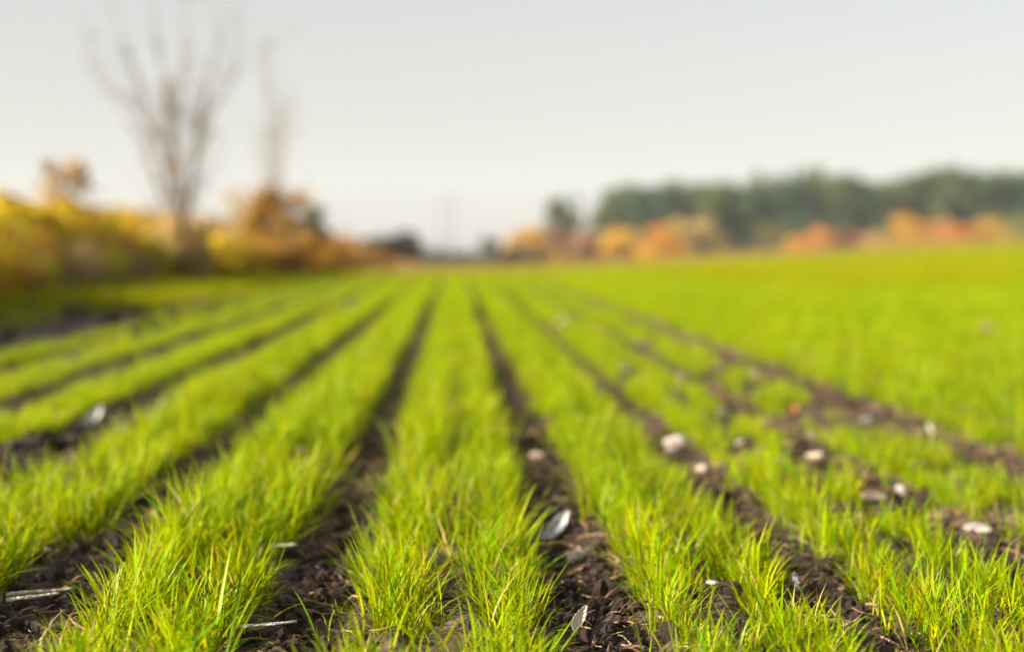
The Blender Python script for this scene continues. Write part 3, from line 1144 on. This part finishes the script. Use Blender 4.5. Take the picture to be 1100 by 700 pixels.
# mast
p = at(480, 330); z = float(terrain(p.x, p.y)); topz = at(480, 330, 212).z
o = empty('utility_pole', (p.x, p.y, z))
tag(o, 'faint grey double pole standing on the horizon past the end of the rows', 'pole')
H_ = topz - z
for sx in (-1.35, 1.35):
    g = Geo(); g.tube([(sx, 0, -.3), (sx, 0, H_ * .5), (sx, 0, H_)], [.42, .36, .28], 10, .5)
    link('pole', g.mesh('pole', M_POLE), o)
g = Geo(); g.tube([(-2.3, 0, H_ * .93), (0, 0, H_ * .93), (2.3, 0, H_ * .93)], [.11, .12, .11], 8, .5)
link('crossarm', g.mesh('crossarm', M_POLE), o)
for sx in (-2.0, 0, 2.0):
    g = Geo(); g.tube([(sx, 0, H_ * .93 - .1), (sx, 0, H_ * .93 - .5), (sx, 0, H_ * .93 - .9)], [.06, .11, .06], 8, .5)
    link('insulator', g.mesh('insulator', M_POLE), o)

# ------------------------------------------------------------------ the wood and its autumn edge on the right
TV = [grow_tree(500 + k, 12, 8.0, 0) for k in range(5)]
BV = [grow_bush(600 + k, 3.2, 3.6, 1500, .22, 8, .05) for k in range(4)]


def tree_px(label, px, dist, top, wpx, color, k, name='tree', group='trees of the dark wood', cat='tree'):
    p = at(px, dist); z = float(terrain(p.x, p.y)) - .1
    h = at(px, dist, top).z - z; w = wpx / FPX * dist
    return place_tree(name, label, cat, group, (p.x, p.y, z), TV[k % 5], (w / 8.0, w / 8.0, h / 12.0), k * 1.7, color)


D1 = (.054, .088, .022); D2 = (.082, .104, .022); D3 = (.042, .080, .032); D4 = (.105, .110, .026)
WOOD = [
    (605, 172, 213, 28, (.06, .075, .018), 'lone narrow green tree standing apart left of the wood'),
    (660, 215, 224, 36, D4, 'low outermost tree at the left end of the dark wood'),
    (672, 218, 206, 52, D1, 'second dark tree at the left end of the wood, taller than the outermost'),
    (700, 214, 200, 56, D3, 'broad dark tree behind the bright orange shrubs at the left of the wood'),
    (728, 219, 199, 52, D1, 'dark tree behind the pale gold tree'),
    (757, 214, 196, 54, D2, 'dark tree rising just right of the pale gold tree'),
    (784, 220, 199, 50, D3, 'blue-green dark tree above the gap in the autumn shrubs'),
    (810, 214, 197, 50, D1, 'dark tree right of the gap in the autumn shrubs'),
    (832, 222, 188, 34, D2, 'narrow tree whose top juts up in the middle of the wood'),
    (852, 213, 194, 48, D3, 'dark tree next right of the narrow jutting top'),
    (869, 221, 184, 40, D1, 'pointed tall tree near the middle of the wood'),
    (897, 215, 190, 54, D2, 'broad dark tree above the red-orange shrubs'),
    (925, 220, 191, 54, D3, 'dark tree above the brownish shrubs'),
    (952, 214, 193, 52, D1, 'dark tree with a lowish top, behind the tall gold shrub'),
    (980, 221, 191, 50, D4, 'olive tree right behind the tall gold shrub'),
    (1011, 213, 181, 46, D2, 'tallest tree of the wood, above the rightmost red shrub'),
    (1036, 220, 187, 48, D3, 'dark tree at the right of the tallest one'),
    (1058, 214, 184, 44, D1, 'dark high-topped tree before the last pair of the wood'),
    (1080, 219, 187, 48, D2, 'next to last tree of the wood at the right edge'),
    (1106, 214, 185, 52, D3, 'last tree of the wood, cut by the right edge'),
]
for k, (px, dist, top, wp, c, lab) in enumerate(WOOD):
    tree_px(lab, px, dist, top, wp, c, k, 'lone_tree' if k == 0 else 'wood_tree', None if k == 0 else 'trees of the dark wood')

# deeper part of the wood: one uncountable mass
random.seed(77)
n = 190
x = rng.uniform(28, 175, n); y = rng.uniform(226, 275, n)
v = (x > (655 - 488) / FPX * y + 3)
x, y = x[v], y[v]
wm = []
for k in range(3):
    bm = bmesh.new()
    bm.from_mesh(TV[k][0]); bm.from_mesh(TV[k][1])
    m_ = bpy.data.meshes.new('deep_tree')
    bm.to_mesh(m_); bm.free()
    m_.materials.append(leaf_mat('wood_leaf_%d' % k, [D1, D2, D3][k], None, .3, .6, varh=.03, hj=1.6))
    wm.append(m_)
s = rng.uniform(.85, 1.05, len(x))
scatter('far_woods', np.stack([x, y, terrain(x, y)], 1), np.stack([x * 0, x * 0, rng.uniform(0, 6.28, len(x))], 1),
        np.stack([s, s, s * rng.uniform(.85, .97, len(x))], 1), rng.integers(0, 3, len(x)), wm,
        'deeper dark green part of the wood behind its front trees', 'woods')

GO = (.52, .30, .012); OG = (.56, .26, .012); RD = (.46, .20, .03); PG = (.42, .30, .08); BRW = (.26, .13, .06); OLV = (.30, .25, .035)
EDGE = [
    (566, 150, 247, 44, GO, 'golden shrub, first of the autumn edge beside the hedge'),
    (563, 142, 270, 34, (.07, .085, .02), 'low dark green bush in front of the first golden shrub'),
    (592, 160, 247, 36, BRW, 'reddish brown shrub below the lone narrow tree'),
    (622, 165, 251, 38, (.34, .17, .07), 'dull pinkish brown shrub right of the lone narrow tree'),
    (644, 178, 260, 26, OLV, 'olive low shrub between the pinkish brown shrub and the golden-orange one'),
    (664, 170, 247, 36, GO, 'golden-orange round shrub at the left foot of the wood'),
    (686, 182, 262, 26, RD, 'low reddish shrub right of the golden-orange round shrub'),
    (711, 165, 246, 32, OG, 'brightest orange shrub in front of the wood'),
    (697, 162, 264, 24, (.58, .34, .01), 'small yellow-orange shrub at the left foot of the brightest orange one'),
    (745, 180, 236, 52, PG, 'pale gold tree-like shrub right of the brightest orange shrub'),
    (776, 178, 266, 26, OLV, 'low olive shrub right below the pale gold one'),
    (793, 180, 262, 34, (.08, .095, .03), 'low dark green shrub in the dark gap of the autumn edge'),
    (815, 178, 266, 26, (.15, .11, .04), 'low brownish green shrub between the dark gap and the olive upright shrub'),
    (830, 186, 240, 26, (.16, .15, .03), 'olive green upright shrub against the dark middle of the wood'),
    (858, 180, 254, 30, OG, 'orange-red shrub right of the olive upright one'),
    (878, 178, 246, 30, (.44, .20, .04), 'rusty shrub in the middle of the red row'),
    (903, 182, 248, 34, BRW, 'brown shrub between the rusty one and the pale ochre one'),
    (926, 180, 250, 26, (.32, .14, .08), 'dull red-brown shrub left of the pale ochre one'),
    (946, 176, 250, 26, PG, 'pale ochre shrub at the left foot of the tall gold one'),
    (973, 182, 234, 28, GO, 'tall narrow gold shrub, highest of the autumn row at right'),
    (1008, 180, 239, 30, RD, 'red-orange shrub right of the dark gap beside the tall gold one'),
    (1034, 176, 242, 30, (.46, .17, .02), 'burnt orange shrub right of the red-orange one'),
    (728, 172, 266, 26, (.46, .28, .03), 'low gold shrub between the brightest orange one and the pale gold one'),
    (679, 188, 255, 22, (.44, .27, .04), 'small ochre shrub tucked behind the low reddish one'),
    (608, 158, 266, 30, (.42, .24, .05), 'low ochre shrub under the lone narrow tree'),
    (890, 186, 256, 24, (.44, .27, .04), 'small ochre shrub between the rusty one and the brown one'),
    (990, 178, 258, 26, (.40, .26, .03), 'low ochre shrub right at the foot of the tall gold one'),
    (1050, 184, 252, 24, (.48, .26, .03), 'small gold-orange shrub behind the burnt orange one'),
    (1066, 180, 238, 34, GO, 'golden shrub next to last at the right edge'),
    (1094, 178, 236, 34, (.20, .18, .03), 'olive shrub cut by the right edge'),
]
for k, (px, dist, top, wp, c, lab) in enumerate(EDGE):
    p = at(px, dist); z = float(terrain(p.x, p.y)) - .05
    h = at(px, dist, top).z - z; w = wp * 1.3 / FPX * dist
    place_tree('autumn_shrub', lab, 'shrub', 'autumn shrubs along the edge of the wood', (p.x, p.y, z), BV[k % 4],
               (w / 3.6, w / 3.6, h / 3.2), k * 2.1, c)

# ------------------------------------------------------------------ air
bm = bmesh.new()
bmesh.ops.create_cube(bm, size=1)
me = bpy.data.meshes.new('haze'); bm.to_mesh(me); bm.free()
m, nt, N, L = new_mat('haze_air')
out = N.new('ShaderNodeOutputMaterial')
pv = N.new('ShaderNodeVolumePrincipled')
pv.inputs['Color'].default_value = (.84, .94, 1.0, 1)
pv.inputs['Density'].default_value = 0.00026
pv.inputs['Anisotropy'].default_value = 0.0
L.new(pv.outputs[0], out.inputs['Volume'])
me.materials.append(m)
HAZE = True
if HAZE:
    hz = link('haze', me)
    gmn = float(GZ.min()); gmx = max(float(GZ.max()), 22.0)
    hz.dimensions = (1, 1, 1)
    x0, x1 = float(gx.min()) - 20, float(gx.max()) + 20
    y0, y1 = float(gy.min()) - 20, float(gy.max()) + 20
    z0, z1 = gmn - 1.0, gmx + 1.0
    hz.location = ((x0 + x1) / 2, (y0 + y1) / 2, (z0 + z1) / 2)
    hz.scale = (x1 - x0, y1 - y0, z1 - z0)
    tag(hz, 'thin pale autumn haze lying over the field and the far wood', 'haze', None, 'stuff')

# ------------------------------------------------------------------ light
SUN_EL = 18.0
SUN_AZ = -110.0                      # degrees from +Y towards +X (negative: to the left)
w = bpy.data.worlds.new('World')
SC.world = w
w.use_nodes = True
N, L = w.node_tree.nodes, w.node_tree.links
bg = N['Background']
sky = N.new('ShaderNodeTexSky')
sky.sky_type = 'NISHITA'
sky.sun_disc = False
sky.sun_elevation = R(SUN_EL)
sky.sun_rotation = R(SUN_AZ)
sky.air_density = 1.0
sky.dust_density = 2.5
sky.ozone_density = 1.5
hs = N.new('ShaderNodeHueSaturation')
hs.inputs['Saturation'].default_value = 0.35
L.new(sky.outputs[0], hs.inputs['Color'])
pale = N.new('ShaderNodeMix')
pale.data_type = 'RGBA'
pale.inputs[0].default_value = 0.62                 # thin even veil of high haze over the whole sky
tcw = N.new('ShaderNodeTexCoord'); sep = N.new('ShaderNodeSeparateXYZ'); ramp = N.new('ShaderNodeValToRGB')
L.new(tcw.outputs['Generated'], sep.inputs[0]); L.new(sep.outputs['Z'], ramp.inputs[0])
ramp.color_ramp.elements.new(.5)
for e, (q, c) in zip(ramp.color_ramp.elements, [(0.0, (3.75, 3.56, 3.12)), (.20, (2.72, 2.68, 2.58)), (.7, (2.3, 2.4, 2.6))]):
    e.position = q
    e.color = (*c, 1)
L.new(ramp.outputs[0], pale.inputs[7])
L.new(hs.outputs[0], pale.inputs[6])
L.new(pale.outputs[2], bg.inputs['Color'])
bg.inputs['Strength'].default_value = 0.065
sd = bpy.data.lights.new('sun', 'SUN')
sd.energy = 5.0
sd.angle = R(0.5)
sd.color = (1.0, 0.90, 0.76)
so = bpy.data.objects.new('sun', sd)
dirv = Vector((math.sin(R(SUN_AZ)) * math.cos(R(SUN_EL)), math.cos(R(SUN_AZ)) * math.cos(R(SUN_EL)), math.sin(R(SUN_EL))))
so.rotation_euler = dirv.to_track_quat('Z', 'Y').to_euler()
COL.objects.link(so)

SC.view_settings.view_transform = 'Standard'
SC.view_settings.look = 'None'
SC.view_settings.exposure = 1.80
SC.view_settings.gamma = 1
SC.render.engine = 'CYCLES'
SC.cycles.use_denoising = True
SC.cycles.max_bounces = 8
SC.cycles.transmission_bounces = 4
SC.cycles.diffuse_bounces = 4
SC.cycles.volume_bounces = 4
SC.cycles.sample_clamp_indirect = 8
